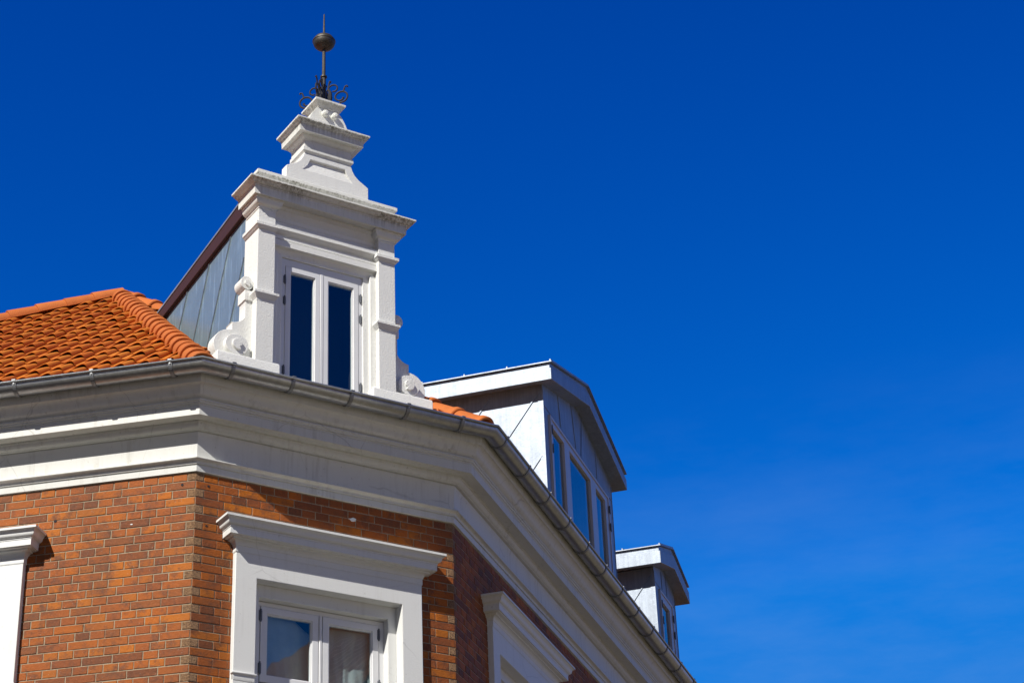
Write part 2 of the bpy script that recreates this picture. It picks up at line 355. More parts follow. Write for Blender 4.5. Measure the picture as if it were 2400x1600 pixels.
def brickface(mb, F, length, win, both, flip=False):
    for k in range(-1, NROW):
        zt = -k * ROWH; zb = zt - ROWH
        for a0, a1 in zip(rowcuts(k, length, both), rowcuts(k, length, both)[1:]):
            corner0 = a0 == 0; corner1 = both and a1 == length
            g0 = 0.0 if (corner0 and k % 2) else 0.0038; g1 = 0.0 if (corner1 and k % 2) else 0.0038
            mi = 1 if (k % 2 and (corner0 or corner1)) else 0
            segs = [(a0 + g0, a1 - g1)]
            if zt > win[2] and zb < win[3]:
                segs = [(p, q) for p, q in ((a0 + g0, min(a1 - g1, win[0])), (max(a0 + g0, win[1]), a1 - g1)) if q - p > 0.012]
            for p, q in segs: brick(mb, F, p, q, zb + 0.0038, zt - 0.0038, mi)
mb = MB()
brickface(mb, FC, W, CWIN, True); brickface(mb, FL, LU, LWIN, False); brickface(mb, FR, RU, RWIN, False)
mb.build('brick_wall', [M_BRICK, M_RBR], house, smooth=0, merge=False)
mm = MB(); zb_ = -NROW * ROWH
for F, ln, wn in ((FC, W, CWIN), (FL, LU, LWIN), (FR, RU, RWIN)):
    a = [(0, zb_), (ln, zb_), (ln, 0.1), (0, 0.1)]
    h = [(wn[0], wn[2]), (wn[1], wn[2]), (wn[1], wn[3]), (wn[0], wn[3])]
    mm.holed(F, a, [h], -0.0045, -0.30)
mm.build('mortar_joints', M_MORT, house, smooth=0)
g = MB(); sweep(g, [(-0.3, -Z0 + 0.02), (0.06, -Z0 + 0.02), (0.06, -Z0 + 0.6), (0.03, -Z0 + 0.62), (0.03, zb_ - 0.12), (0.09, zb_ - 0.10), (0.09, zb_), (-0.3, zb_)], True)
g.build('ground_floor_wall', M_GRD, house)

for F, a, z, r in ((FC, 1.353, -0.070, 0.020), (FL, 0.503, -0.307, 0.008)):
    m = MB(); k_ = [(a + r * random.uniform(0.5, 1.5) * math.cos(q) * 1.6, z + r * random.uniform(0.3, 1.0) * math.sin(q)) for q in [2 * math.pi * i / 11 for i in range(11)]]
    m.ext(F, k_, 0.0045, -0.004); m.build('plaster_splash', M_SUR, house, smooth=0)
for F, a, z, r in ((FL, 0.109, -0.026, 0.011), (FC, 0.106, -0.030, 0.010), (FL, 1.13, -0.205, 0.012), (FC, 0.10, -0.36, 0.009)):  # near-black discs, painting the shade inside small drilled holes
    m = MB(); k_ = [(a + r * math.cos(q), z + r * math.sin(q)) for q in [2 * math.pi * i / 10 for i in range(10)]]
    m.ext(F, k_, 0.003, -0.004); m.build('hole_shade_disc', M_DARK, house, smooth=0)

# ------------------------------------------------------------------ main cornice
cp = [(-0.02, 0.072), (0.016, 0.072), (0.019, 0.119), (0.014, 0.121), (0.014, 0.130), (0.027, 0.130), (0.028, 0.138), (0.026, 0.140)]
cp += [(0.026 + 0.024 * (1 - math.cos(t)), 0.140 + 0.020 * math.sin(t)) for t in [math.pi / 2 * i / 5 for i in range(1, 6)]]
cp += [(0.054, 0.160)] + [(0.054 + 0.008 * math.sin(t), 0.168 - 0.008 * math.cos(t)) for t in [math.pi * i / 5 for i in range(1, 5)]] + [(0.050, 0.176), (0.010, 0.178), (0.010, 0.187), (0.024, 0.187), (0.024, 0.352), (0.033, 0.384), (0.036, 0.394), (0.030, 0.396), (0.030, 0.402), (0.060, 0.402)]
cp += [(0.062 + 0.030 * math.sin(t), 0.406 + 0.042 * (1 - math.cos(t))) for t in [math.pi / 2 * i / 5 for i in range(0, 6)]]
cp += [(0.097, 0.449), (0.097, 0.466), (0.190, 0.466), (0.190, 0.460), (0.202, 0.460), (0.202, 0.536), (0.207, 0.538), (0.207, 0.550), (0.219, 0.553), (0.222, 0.566), (0.231, 0.568), (0.231, 0.582), (0.217, 0.586)]
cp += [(0.217 + 0.075 * (i / 7) ** 0.75 + 0.006 * math.sin(math.pi * 2 * i / 7), 0.588 + 0.090 * i / 7) for i in range(1, 8)]
cp += [(0.300, 0.682), (0.311, 0.684), (0.320, 0.726), (0.320, 0.775), (-0.02, 0.775)]
c_ = MB(); sweep(c_, cp, True); cornice = c_.build('cornice', M_COR, house, smooth=28)

# ------------------------------------------------------------------ gutter with brackets
gp = arc(0.400, 0.792, 0.075, 180, 355, 18) + arc(0.4835, 0.797, 0.0105, 200, 540, 10) + [(0.4715, 0.787)] + arc(0.400, 0.792, 0.072, 350, 180, 18)
g = MB(); sweep(g, gp, True); gutter = g.build('gutter', M_GUT, house, smooth=40)
bk = MB()
pf = arc(0, 0, 0.0835, 178, 364, 16) + [(0.096, 0.012), (0.095, 0.020), (0.080, 0.020), (0.074, 0.006)]
pi_ = arc(0, 0, 0.0745, 178, 364, 16) + [(0.089, 0.010), (0.091, 0.017), (0.081, 0.017), (0.0755, 0.004)]
for i in range(len(pf) - 1):
    q = []
    for x in (-0.015, 0.015):
        q += [Vector((x, -pf[i][0], pf[i][1])), Vector((x, -pf[i + 1][0], pf[i + 1][1])), Vector((x, -pi_[i + 1][0], pi_[i + 1][1])), Vector((x, -pi_[i][0], pi_[i][1]))]
    bk.add(q, [(0, 1, 2, 3), (7, 6, 5, 4), (0, 4, 5, 1), (1, 5, 6, 2), (2, 6, 7, 3), (3, 7, 4, 0)])
scr = []
for k in range(10):
    q = 2 * math.pi * k / 10; scr.append((0.0065 * math.cos(q), 0.0065 * math.sin(q)))
bk.prism([Vector((x, -0.074, -0.012 + z)) for x, z in scr], [Vector((x, -0.0875, -0.012 + z)) for x, z in scr])
b0 = bk.build('gutter_bracket', M_BKT, gutter, smooth=40)
places = [('L', u) for u in (0.069, 0.705, 1.342, 1.98, 2.61, 3.25, 3.89)] + [('C', x) for x in (0.072, 0.585, 1.102, 1.618, 2.131)] + [('R', 0.069 + 0.6405 * i) for i in range(15)]
for i, (k, a) in enumerate(places):
    o = b0 if i == 0 else b0.copy()
    if i: col.objects.link(o); o.parent = gutter
    F = {'L': FL, 'C': FC, 'R': FR}[k]
    o.location = F(a, 0.400, 0.792)
    xd = {'L': -Ld, 'C': Vector((1, 0, 0)), 'R': Rd}[k]; o.rotation_euler = (0, 0, math.atan2(xd.y, xd.x))

# ------------------------------------------------------------------ tiled roof
APEX = Vector((0.811, 4.033, 3.79 + Z0)); EO, EZ = 0.36, 0.79
EA = Vector((-EO * Ta, -EO, EZ + Z0)); EB = Vector((W + EO * Tb, -EO, EZ + Z0))
LEND = FL(8.5, EO, EZ)
RTOP = APEX + Rd * 14.0; REND = EB + Rd * 14.5
BACK = APEX + Vector((0.6, 6.0, -3.0)) 
rb = MB()
for q in ((EA, APEX, LEND), (EA, EB, APEX), (EB, REND, RTOP, APEX)):
    rb.face([Vector(p) - UP * 0.03 for p in q])
rb.face([p - UP * 0.03 for p in (LEND, APEX, LEND + Vector((3.2, 4.6, 0)))]); rb.face([p - UP * 0.03 for p in (APEX, RTOP, RTOP + Vector((-3.4, 4.0, -3.0)), LEND + Vector((3.2, 4.6, 0)))])
def inpoly(p, poly):
    c = False; n = len(poly)
    for i in range(n):
        a, b = poly[i], poly[(i + 1) % n]
        if (a[1] > p[1]) != (b[1] > p[1]) and p[0] < (b[0] - a[0]) * (p[1] - a[1]) / (b[1] - a[1]) + a[0]: c = not c
    return c
PROF = [(-0.06, 0.006), (0.0, 0.002), (0.08, 0.000), (0.17, 0.001), (0.28, 0.006), (0.40, 0.015), (0.52, 0.026), (0.64, 0.036), (0.75, 0.044), (0.85, 0.048), (0.93, 0.045), (0.985, 0.034), (1.012, 0.018), (1.022, 0.003)]
TW, TL = 0.205, 0.250
def tiles(mb, O, across, upv, nrm, poly, smax, a_min, a_max, shift=0.0, skip=None):
    """clay pantiles laid course by course on a roof slope; across points to the viewer's right"""
    for j in range(int(smax / TL) + 1):
        for i in range(int((a_max - a_min) / TW) + 1):
            a = a_min + i * TW + shift; s = 0.0 + j * TL
            if not inpoly((a + TW * 0.5, s + TL * 0.45), poly): continue
            if skip and skip(a + TW * 0.5, s + TL * 0.5): continue
            ja, js, jh = random.uniform(-.005, .005), random.uniform(-.009, .009), random.uniform(-.003, .004)
            vs = []
            for (t, h) in PROF:
                for ds, dh, kh in ((-0.010, 0.0045, 1.0), (-0.012, 0.0115, 1.0), (-0.004, 0.0140, 1.0), (0.12, 0.009, 0.88), (TL + 0.03, 0.000, 0.63)):
                    tt = t
                    vs.append(O + across * (a + ja + tt * TW) + upv * (s + js + ds) + nrm * (h * kh + dh + jh))
            n = len(PROF); fs = [(k * 5 + r, (k + 1) * 5 + r, (k + 1) * 5 + r + 1, k * 5 + r + 1) for k in range(n - 1) for r in range(4)]
            mb.add(vs, fs)
def slopeframe(E, along, apex):
    up = (apex - E); up = up - along * up.dot(along); smax = up.length; up = up.normalized(); nrm = along.cross(up).normalized()
    if nrm.z < 0: nrm = -nrm
    return up, nrm, smax
tl = MB()
upL, nL, sL = slopeframe(EA, -Ld, APEX)
pl = lambda P, O, a, u: ((P - O).dot(a), (P - O).dot(u))
tiles(tl, EA, -Ld, upL, nL, [pl(p, EA, -Ld, upL) for p in (EA, APEX, LEND)], sL, -8.6, 0.3, 0.11)
upC, nC, sC = slopeframe(EA, Vector((1, 0, 0)), APEX)
tiles(tl, EA, Vector((1, 0, 0)), upC, nC, [pl(p, EA, Vector((1, 0, 0)), upC) for p in (EA, EB, APEX)], sC, 0, 3.0, 0.0, lambda a, s_: 0.27 < a - EO * Ta < 2.0 and s_ < 2.6 or 0.0 < a - EO * Ta < 2.15 and s_ < 0.75)
upR, nR, sR = slopeframe(EB, Rd, APEX)
tiles(tl, EB, Rd, upR, nR, [pl(p, EB, Rd, upR) for p in (EB, REND, RTOP, APEX)], sR, -1.8, 14.5)
roof = tl.build('roof', M_TILE, house, smooth=50, merge=False, recalc=False)
rb.build('roof_boarding', M_DARK, roof, smooth=0)
def ridge(name, P0, P1, r, n, nrm_hint, lift=0.0, collar=True):
    d = (P1 - P0); L = d.length; d.normalize(); side = d.cross(nrm_hint).normalized(); up = side.cross(d).normalized()
    mb = MB(); ex = L / n
    for i in range(n):
        jit = random.uniform(-.004, .004)
        for kind in ((0,) if not collar else (0, 1)):
            if kind == 0: st = [(0.0, 1.02), (0.02, 1.02), (ex * 0.55, 0.95), (ex + 0.035, 0.86)]; rr = r; th = 0.016
            else: st = [(-0.004, 1.03), (0.004, 1.11), (0.050, 1.11), (0.062, 0.97)]; rr = r; th = 0.014
            ring = []
            for sft, k in st:
                for rad in (rr * k, rr * k - th):
                    ring.append([P0 + d * (i * ex + sft) + up * (lift + jit + rad * math.sin(math.radians(q)) - 0.018 * 0) + side * rad * math.cos(math.radians(q)) for q in [-12 + 204 * m / 14 for m in range(15)]])
            vs = [p for R_ in ring for p in R_]; fs = []
            def strip(a, b): 
                for m in range(14): fs.append((a * 15 + m, a * 15 + m + 1, b * 15 + m + 1, b * 15 + m))
            for q in range(len(st) - 1): strip(2 * q, 2 * q + 2); strip(2 * q + 3, 2 * q + 1)
            strip(1, 0); strip(2 * len(st) - 2, 2 * len(st) - 1)
            for m in (0, 14):
                for q in range(len(st) - 1): fs.append((2 * q * 15 + m, (2 * q + 1) * 15 + m, (2 * q + 3) * 15 + m, (2 * q + 2) * 15 + m))
            mb.add(vs, fs)
    return mb.build(name, M_RIDGE, roof, smooth=40, merge=False)
hipA0 = EA + (APEX - EA).normalized() * -0.02
ridge('hip_tiles', hipA0, APEX, 0.102, 22, UP, 0.0)
hB = (APEX - EB).normalized(); ridge('hip_tiles', EB + hB * 0.02, APEX, 0.108, 17, UP, 0.0)
ridge('hip_tiles', LEND, APEX + UP * 0.03, 0.100, 27, UP, 0.0, False)
ridge('ridge_tiles', RTOP, APEX + Rd * 0.1, 0.110, 44, UP, 0.0, False)

# ------------------------------------------------------------------ windows
def sash(mb, F, x0, x1, z0, z1, fw, o, t=0.022, fwb=None):
    fwb = fw if fwb is None else fwb
    mb.holed(F, [(x0, z0), (x1, z0), (x1, z1), (x0, z1)], [[(x0 + fw, z0 + fwb), (x1 - fw, z0 + fwb), (x1 - fw, z1 - fw), (x0 + fw, z1 - fw)]], o, o - t - 0.02)
    b = 0.011                                                # glazing bead, set back inside the frame
    xa, xb, za, zb = x0 + fw - 0.001, x1 - fw + 0.001, z0 + fwb - 0.001, z1 - fw + 0.001
    mb.holed(F, [(xa, za), (xb, za), (xb, zb), (xa, zb)], [[(xa + b, za + b), (xb - b, za + b), (xb - b, zb - b), (xa + b, zb - b)]], o - 0.010, o - t - 0.015)
def pane(F, x0, x1, z0, z1, o, parent, mat):
    mb = MB(); mb.box(F, x0, x1, o - 0.006, o, z0, z1); return mb.build('pane', mat, parent, smooth=0)
def hinge(F, x, z, o, parent, h=0.09):
    mb = MB(); mb.tube([F(x, o, z - h / 2), F(x, o, z + h / 2)], 0.0075, 8); mb.box(F, x - 0.013, x + 0.013, o - 0.012, o - 0.003, z - h * 0.4, z + h * 0.4)
    return mb.build('hinge', M_HNG, parent)
HOOD = [(-0.05, -0.545), (0.053, -0.545), (0.053, -0.541), (0.055, -0.540), (0.055, -0.495), (0.060, -0.490)]
HOOD += [(0.060 + 0.036 * (1 - math.cos(t)), -0.490 + 0.036 * math.sin(t)) for t in [math.pi / 2 * i / 5 for i in range(1, 6)]]
HOOD += [(0.098, -0.449), (0.098, -0.442), (0.128, -0.442), (0.128, -0.436), (0.142, -0.436), (0.142, -0.388), (0.146, -0.386), (0.146, -0.376), (0.152, -0.374)]
HOOD += [(0.152 + 0.040 * (i / 6) + 0.006 * math.sin(2 * math.pi * i / 6), -0.374 + 0.054 * i / 6) for i in range(1, 7)]
HOOD += [(0.200, -0.319), (0.200, -0.301), (-0.05, -0.285)]
def facade_window(F, x0, x1, hood0, hood1, name='window', sheet=False, sgn=1):
    fr = MB()
    # stone surround with its moulded hood
    op0, op1 = x0 + 0.180, x1 - 0.180; zt = -0.733; zb = -2.60
    fr.holed(F, [(x0, zb), (x1, zb), (x1, -0.50), (x0, -0.50)], [[(op0, zb + 0.12), (op1, zb + 0.12), (op1, zt), (op0, zt)]], 0.05, -0.057)
    i0, i1, zi = op0 + 0.072, op1 - 0.072, zt - 0.045
    fr.holed(F, [(x0, zb), (x1, zb), (x1, -0.50), (x0, -0.50)], [[(i0, zb + 0.14), (i1, zb + 0.14), (i1, zi - 0.055), (i0, zi - 0.055)]], -0.0575, -0.16)
    # raised capital block on each jamb
    for a, b in ((x0, op0), (op1, x1)):
        fr.stack(F, a + 0.004, b - 0.004, 0.05, 0.03, [(0.0, -1.56), (0.004, -1.55), (0.004, -1.515), (0.016, -1.505), (0.016, -1.492), (0.0, -1.488)])
    sur = fr.build('window_surround', M_SUR, house, bevel=0.004)
    hd = MB(); rings = []
    for o, z in HOOD:
        a = max(o - 0.05, -0.02); rings.append([F(x0 - a, -0.02, z), F(x0 - a, o, z), F(x1 + a, o, z), F(x1 + a, -0.02, z)])
    vs = [p for r in rings for p in r]; fs = []
    for i in range(len(rings) - 1):
        for k in range(4): fs.append((i * 4 + k, i * 4 + (k + 1) % 4, i * 4 + 4 + (k + 1) % 4, i * 4 + 4 + k))
    t = (len(rings) - 1) * 4; fs += [(3, 2, 1, 0), (t, t + 1, t + 2, t + 3)]; hd.add(vs, fs)
    hd.build('hood', M_SUR, sur, smooth=28)
    # casement
    oo = -0.128; f0, f1 = i0 + 0.010, i1 - 0.010; ft = zi - 0.058
    w = MB(); w.holed(F, [(f0 - 0.03, zb + 0.1), (f1 + 0.03, zb + 0.1), (f1 + 0.03, ft), (f0 - 0.03, ft)], [[(f0 + 0.036, zb + 0.16), (f1 - 0.036, zb + 0.16), (f1 - 0.036, ft - 0.036), (f0 + 0.036, ft - 0.036)]], oo - 0.004, oo - 0.07)
    mid = (f0 + f1) / 2; w.box(F, mid - 0.016, mid + 0.016, oo - 0.06, oo - 0.004, zb + 0.16, ft - 0.036); w.box(F, mid - 0.0115, mid + 0.0115, oo - 0.03, oo + 0.006, zb + 0.16, ft - 0.040)
    wf = w.build('window_frame', M_WIN, house, bevel=0.003)
    for a, b in ((f0 + 0.040, mid - 0.019), (mid + 0.019, f1 - 0.040)):
        for za, zc in ((-1.475, ft - 0.040), (zb + 0.165, -1.495)):
            s = MB(); sash(s, F, a, b, za, zc, 0.052, oo + 0.002, 0.026); s.build('sash', M_WIN, wf, bevel=0.002)
            pane(F, a + 0.055, b - 0.055, za + 0.055, zc - 0.055, oo - 0.020, wf, M_GLS)
    for xx in (f0 + 0.038, f1 - 0.038):
        for z in (-0.95, -1.37, -1.62, -2.3): hinge(F, xx, z, oo + 0.006, wf, 0.10)
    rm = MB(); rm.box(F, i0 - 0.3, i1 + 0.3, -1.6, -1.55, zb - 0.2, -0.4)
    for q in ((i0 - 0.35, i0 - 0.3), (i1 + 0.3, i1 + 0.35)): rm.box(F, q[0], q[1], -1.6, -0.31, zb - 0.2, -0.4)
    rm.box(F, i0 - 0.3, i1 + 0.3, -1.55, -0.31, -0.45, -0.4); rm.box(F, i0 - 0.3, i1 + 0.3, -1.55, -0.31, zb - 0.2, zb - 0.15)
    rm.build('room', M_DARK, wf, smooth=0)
    return wf, (f0, f1, mid)
wfC, (cf0, cf1, cmid) = facade_window(FC, CWIN[0], CWIN[1], 0, 0)
facade_window(FL, LWIN[0], LWIN[1], 0, 0); facade_window(FR, RWIN[0], RWIN[1], 0, 0)
# plastic sheet hung inside the corner window
sh = MB(); nx, nz = 90, 46; vs = []
for j in range(nz + 1):
    for i in range(nx + 1):
        a = i / nx; t = j / nz
        x = cf0 + 0.03 + a * (cf1 - cf0 - 0.06); z = -0.86 - 1.6 * t
        if a < 0.52: z -= 0.18 * max(0, (a - 0.22) / 0.3) ** 1.2 * (1 - t)
        else: z -= 0.05 * (1 - t)
        q = a * 30 + 6.0 * t + 1.6 * math.sin(a * 7 + t * 3)
        fold = 0.030 * abs(math.sin(q * 0.5)) ** 0.7 * (0.35 + 0.65 * t) + 0.012 * math.sin(a * 83 - 17 * t) * t + 0.008 * math.sin(t * 31 + a * 23) * t - 0.02 + 0.02 * math.sin(a * 9 + t * 2)
        vs.append(FC(x + 0.05 * t * math.sin(a * 6), -0.215 + fold, z))
sh.add(vs, [(j * (nx + 1) + i, j * (nx + 1) + i + 1, (j + 1) * (nx + 1) + i + 1, (j + 1) * (nx + 1) + i) for j in range(nz) for i in range(nx)])
sheet = sh.build('plastic_sheet', M_SHEET, None, smooth=60)
sd = sheet.modifiers.new('thickness', 'SOLIDIFY'); sd.thickness = 0.0015
tag(sheet, 'creased pale plastic sheet hung behind the panes of the brick corner window', 'plastic sheet')

# ------------------------------------------------------------------ white gabled dormer on the corner
XC = 1.1225
gw = MB()
gw.holed(FC, [(0.476, 0.78), (1.769, 0.78), (1.769, 2.62), (0.476, 2.62)], [[(0.737, 0.80), (1.505, 0.80), (1.505, 2.235), (0.737, 2.235)]], -0.085, -0.25)
gw.box(FC, 0.627, 0.685, -0.088, -0.058, 0.78, 2.262); gw.box(FC, 1.560, 1.614, -0.088, -0.058, 0.78, 2.262)
gd = gw.build('gabled_dormer', M_GAB, house, bevel=0.004)
for x0, x1 in ((0.472, 0.627), (1.614, 1.773)):
    m = MB()
    m.box(FC, x0, x1, -0.262, 0.0, 0.80, 2.62)
    m.stack(FC, x0 + 0.001, x1 - 0.001, -0.001, -0.255, [(0.0, 2.395), (0.006, 2.398), (0.016, 2.410), (0.026, 2.422), (0.028, 2.424), (0.030, 2.424), (0.030, 2.452), (0.0, 2.466)])
    m.stack(FC, x0 + 0.003, x1 - 0.003, -0.003, -0.10, [(0.0, 1.700), (0.006, 1.712), (0.006, 1.728), (0.036, 1.772), (0.036, 1.792), (0.0, 1.812)])
    m.build('pilaster', M_GAB, gd, bevel=0.005)
m = MB()                                                       # lintel mouldings between the pilasters
lp = [(-0.09, 2.262), (-0.085, 2.262), (-0.082, 2.268), (-0.078, 2.285), (-0.072, 2.296), (-0.060, 2.302), (-0.030, 2.304), (-0.030, 2.335), (-0.030, 2.358), (-0.052, 2.361), (-0.052, 2.372), (-0.040, 2.374), (-0.040, 2.391), (-0.062, 2.394), (-0.062, 2.425), (-0.050, 2.430), (-0.034, 2.440), (-0.022, 2.452), (-0.020, 2.456), (-0.012, 2.456), (-0.012, 2.500), (-0.075, 2.504), (-0.075, 2.56), (-0.068, 2.565), (-0.068, 2.60), (-0.05, 2.625), (-0.045, 2.66), (-0.02, 2.675), (-0.02, 2.70), (-0.2, 2.70)]
n = len(lp); m.add([FC(x, o, z) for x in (0.626, 1.615) for o, z in lp], [(i, (i + 1) % n, n + (i + 1) % n, n + i) for i in range(n)])
m.build('lintel', M_GAB, gd, smooth=28)
m = MB()                                                       # entablature: ovolo over each pilaster, corona, rim
for x0, x1 in ((0.472, 0.627), (1.614, 1.773)):
    m.stack(FC, x0, x1, 0.0, -0.24, [(0.0, 2.595), (0.006, 2.597), (0.006, 2.612), (0.010, 2.616)] + [(0.012 + 0.034 * math.sin(t), 2.620 + 0.052 * (1 - math.cos(t))) for t in [math.pi / 2 * i / 5 for i in range(6)]] + [(0.052, 2.674), (0.052, 2.692)])
ep = [(0.048, 2.690), (0.062, 2.690), (0.074, 2.684), (0.076, 2.684), (0.078, 2.757), (0.084, 2.760), (0.084, 2.770), (0.092, 2.772), (0.102, 2.776), (0.112, 2.783), (0.122, 2.792), (0.130, 2.797), (0.140, 2.799), (0.143, 2.801), (0.143, 2.816), (0.0, 2.850)]
m.stack(FC, 0.472, 1.773, 0.0, -0.25, ep)
m.build('cornice', M_WEA, gd, smooth=28)
m = MB(); m.stack(FC, 0.462, 1.783, -0.002, -0.25, [(-0.02, 2.82), (-0.02, 2.895), (-0.012, 2.905), (-0.002, 2.922), (0.006, 2.934), (0.014, 2.940), (0.016, 2.942), (0.016, 2.972), (0.0, 2.985)])
m.build('attic_step', M_WEA, gd, smooth=28)
# pedestal: flared front panel, shaft and moulded cap
m = MB()
R_ = [(0.398, 2.97), (0.398, 3.100)] + [(0.346, 3.132), (0.304, 3.156), (0.266, 3.192), (0.241, 3.236), (0.228, 3.278)]
out = [(XC - 0.005 + a, z) for a, z in R_] + [(XC - 0.005 - a, z) for a, z in R_[::-1]]
ri = [(0.241, 3.106), (0.196, 3.158), (0.168, 3.226)]
inn = [(XC - 0.005 + a, z) for a, z in ri] + [(XC - 0.005 - a, z) for a, z in ri[::-1]]
m.holed(FC, out, [inn], 0.0, -0.03)
m.ext(FC, out, -0.031, -0.09)
m.face([FC(inn[0][0] + .01, -0.001, 3.09), FC(inn[2][0] + .01, -0.026, 3.235), FC(inn[3][0] - .01, -0.026, 3.235), FC(inn[5][0] - .01, -0.001, 3.09)])
m.build('flared_panel', M_GAB, gd, bevel=0.003)
m = MB(); m.box(FC, 0.889, 1.345, -0.255, -0.0915, 2.98, 3.28)
m.box(FC, 0.889, 1.345, -0.255, 0.0, 3.2785, 3.44)
m.stack(FC, 0.889, 1.345, 0.0, -0.25, [(0.0, 3.284), (0.002, 3.288), (0.014, 3.300), (0.016, 3.302), (0.016, 3.336), (0.0, 3.346)])
m.stack(FC, 0.889, 1.345, 0.0, -0.255, [(0.0, 3.415), (0.006, 3.417), (0.006, 3.424), (0.012, 3.427), (0.026, 3.434), (0.035, 3.446), (0.038, 3.457), (0.046, 3.458), (0.078, 3.452), (0.080, 3.453), (0.083, 3.514), (0.089, 3.516), (0.090, 3.523), (0.098, 3.526), (0.108, 3.533), (0.114, 3.541), (0.122, 3.543), (0.124, 3.545), (0.124, 3.562), (0.0, 3.592)], 0.4)
m.build('pedestal', M_WEA, gd, smooth=28)
m = MB()
R_ = [(0.225, 3.575), (0.205, 3.610), (0.186, 3.655), (0.172, 3.690), (0.156, 3.722), (0.138, 3.752), (0.114, 3.782), (0.098, 3.800), (0.098, 3.815)]
out = [(XC - 0.003 + a, z) for a, z in R_] + [(XC - 0.003 - a, z) for a, z in R_[::-1]]
m.ext(FC, out, 0.0, -0.19)
m.stack(FC, XC - 0.100, XC + 0.094, 0.0, -0.19, [(0.0, 3.800), (0.006, 3.802), (0.010, 3.812), (0.022, 3.826), (0.036, 3.838), (0.046, 3.846), (0.050, 3.848), (0.050, 3.868), (0.0, 3.885)], 1.0)
m.build('top_block', M_WEA, gd, smooth=28)
for rx in (1.082, 1.176):
    m = MB(); pts = [(rx + 0.030 * math.cos(q), 3.742 + 0.030 * math.sin(q)) for q in [2 * math.pi * k / 20 for k in range(20)]]
    pin = [(rx + 0.019 * math.cos(q), 3.742 + 0.019 * math.sin(q)) for q in [2 * math.pi * k / 20 for k in range(20)]]
    m.prism([FC(a, -0.01, z) for a, z in pts], [FC(a, 0.034, z) for a, z in pts]); m.prism([FC(a, 0.03, z) for a, z in pin], [FC(a, 0.042, z) for a, z in pin])
    m.build('rosette', M_WEA, gd, bevel=0.006)
# footing blocks and scrolls either side
for x0, x1 in ((0.135, 0.692), (1.555, 2.128)):
    m = MB(); m.stack(FC, x0, x1, 0.004, -0.19, [(0.0, 0.72), (0.0, 1.150), (-0.006, 1.168)]); m.build('footing_block', M_GAB, gd, bevel=0.006)
def scroll(F, name):
    m = MB()
    body = [(0.475, 1.160), (0.475, 1.825), (0.405, 1.825), (0.405, 1.728), (0.409, 1.720), (0.409, 1.575)]
    body += [(0.409 - 0.028 + 0.028 * math.cos(t) - 0.085 * math.sin(t) * 0.35 - 0.06 * (1 - math.cos(t)), 1.575 - 0.075 * math.sin(t)) for t in [math.pi / 2 * i / 6 for i in range(1, 7)]]
    body += [(0.298, 1.495), (0.298, 1.430)]
    body += [(0.300 + 0.160 * math.cos(math.radians(q)), 1.272 + 0.155 * math.sin(math.radians(q))) for q in range(95, 232, 8)] + [(0.20, 1.160)]
    m.ext(F, body, -0.085, -0.20)
    blk = [(0.398, 1.728), (0.47, 1.728), (0.47, 1.822), (0.398, 1.822)]; m.ext(F, blk, -0.072, -0.21)
    ear = [(0.414 + 0.056 * math.cos(q), 1.888 + 0.062 * math.sin(q)) for q in [2 * math.pi * k / 24 for k in range(24)]]
    m.ext(F, ear, -0.070, -0.20)
    e2 = [(0.418 + (0.014 + 0.024 * k / 20) * math.cos(q), 1.890 + (0.016 + 0.024 * k / 20) * math.sin(q)) for k, q in [(k, 2 * math.pi * k / 20 - 0.7) for k in range(20)]]
    m.ext(F, e2, -0.052, -0.071)
    # snail on the volute: a raised spiral with a step
    sp = [(0.325 + 0.100 * math.cos(q), 1.278 + 0.092 * math.sin(q)) for q in [2 * math.pi * k / 40 for k in range(40)]]
    m.ext(F, sp, -0.036, -0.086)
    s2 = [(0.330 + (0.030 + 0.030 * k / 30) * math.cos(q), 1.282 + (0.028 + 0.028 * k / 30) * math.sin(q)) for k, q in [(k, 2 * math.pi * k / 30 - 1.1) for k in range(31)]]
    m.ext(F, s2, -0.018, -0.037)
    m.build('scroll', M_GAB, gd, bevel=0.008)
scroll(FC, 'scroll'); scroll(lambda x, o, z: FC(2 * 1.1225 - x, o, z), 'scroll')
# casement of the dormer
m = MB(); m.holed(FC, [(0.737, 0.80), (1.505, 0.80), (1.505, 2.232), (0.737, 2.232)], [[(0.775, 0.85), (1.470, 0.85), (1.470, 2.166), (0.775, 2.166)]], -0.100, -0.19)
m.box(FC, 1.104, 1.131, -0.16, -0.094, 0.85, 2.166)
gwf = m.build('window_frame', M_WIN, gd, bevel=0.002)
for a, b in ((0.778, 1.101), (1.134, 1.467)):
    s = MB(); sash(s, FC, a, b, 0.86, 2.163, 0.044, -0.097, 0.03); s.build('sash', M_WIN, gd, bevel=0.002)
    pane(FC, a + 0.048, b - 0.048, 0.90, 2.115, -0.118, gd, M_GLS)
for x in (0.770, 1.487):
    for z in (2.03, 1.83, 1.18): hinge(FC, x, z, -0.094, gd, 0.085)
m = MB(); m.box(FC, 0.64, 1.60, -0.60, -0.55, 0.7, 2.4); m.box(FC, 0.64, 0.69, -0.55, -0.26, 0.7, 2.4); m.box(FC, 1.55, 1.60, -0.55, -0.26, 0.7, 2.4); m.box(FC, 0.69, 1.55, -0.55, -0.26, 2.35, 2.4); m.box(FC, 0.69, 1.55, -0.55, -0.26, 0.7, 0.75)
m.build('room', M_DARK, gd, smooth=0)
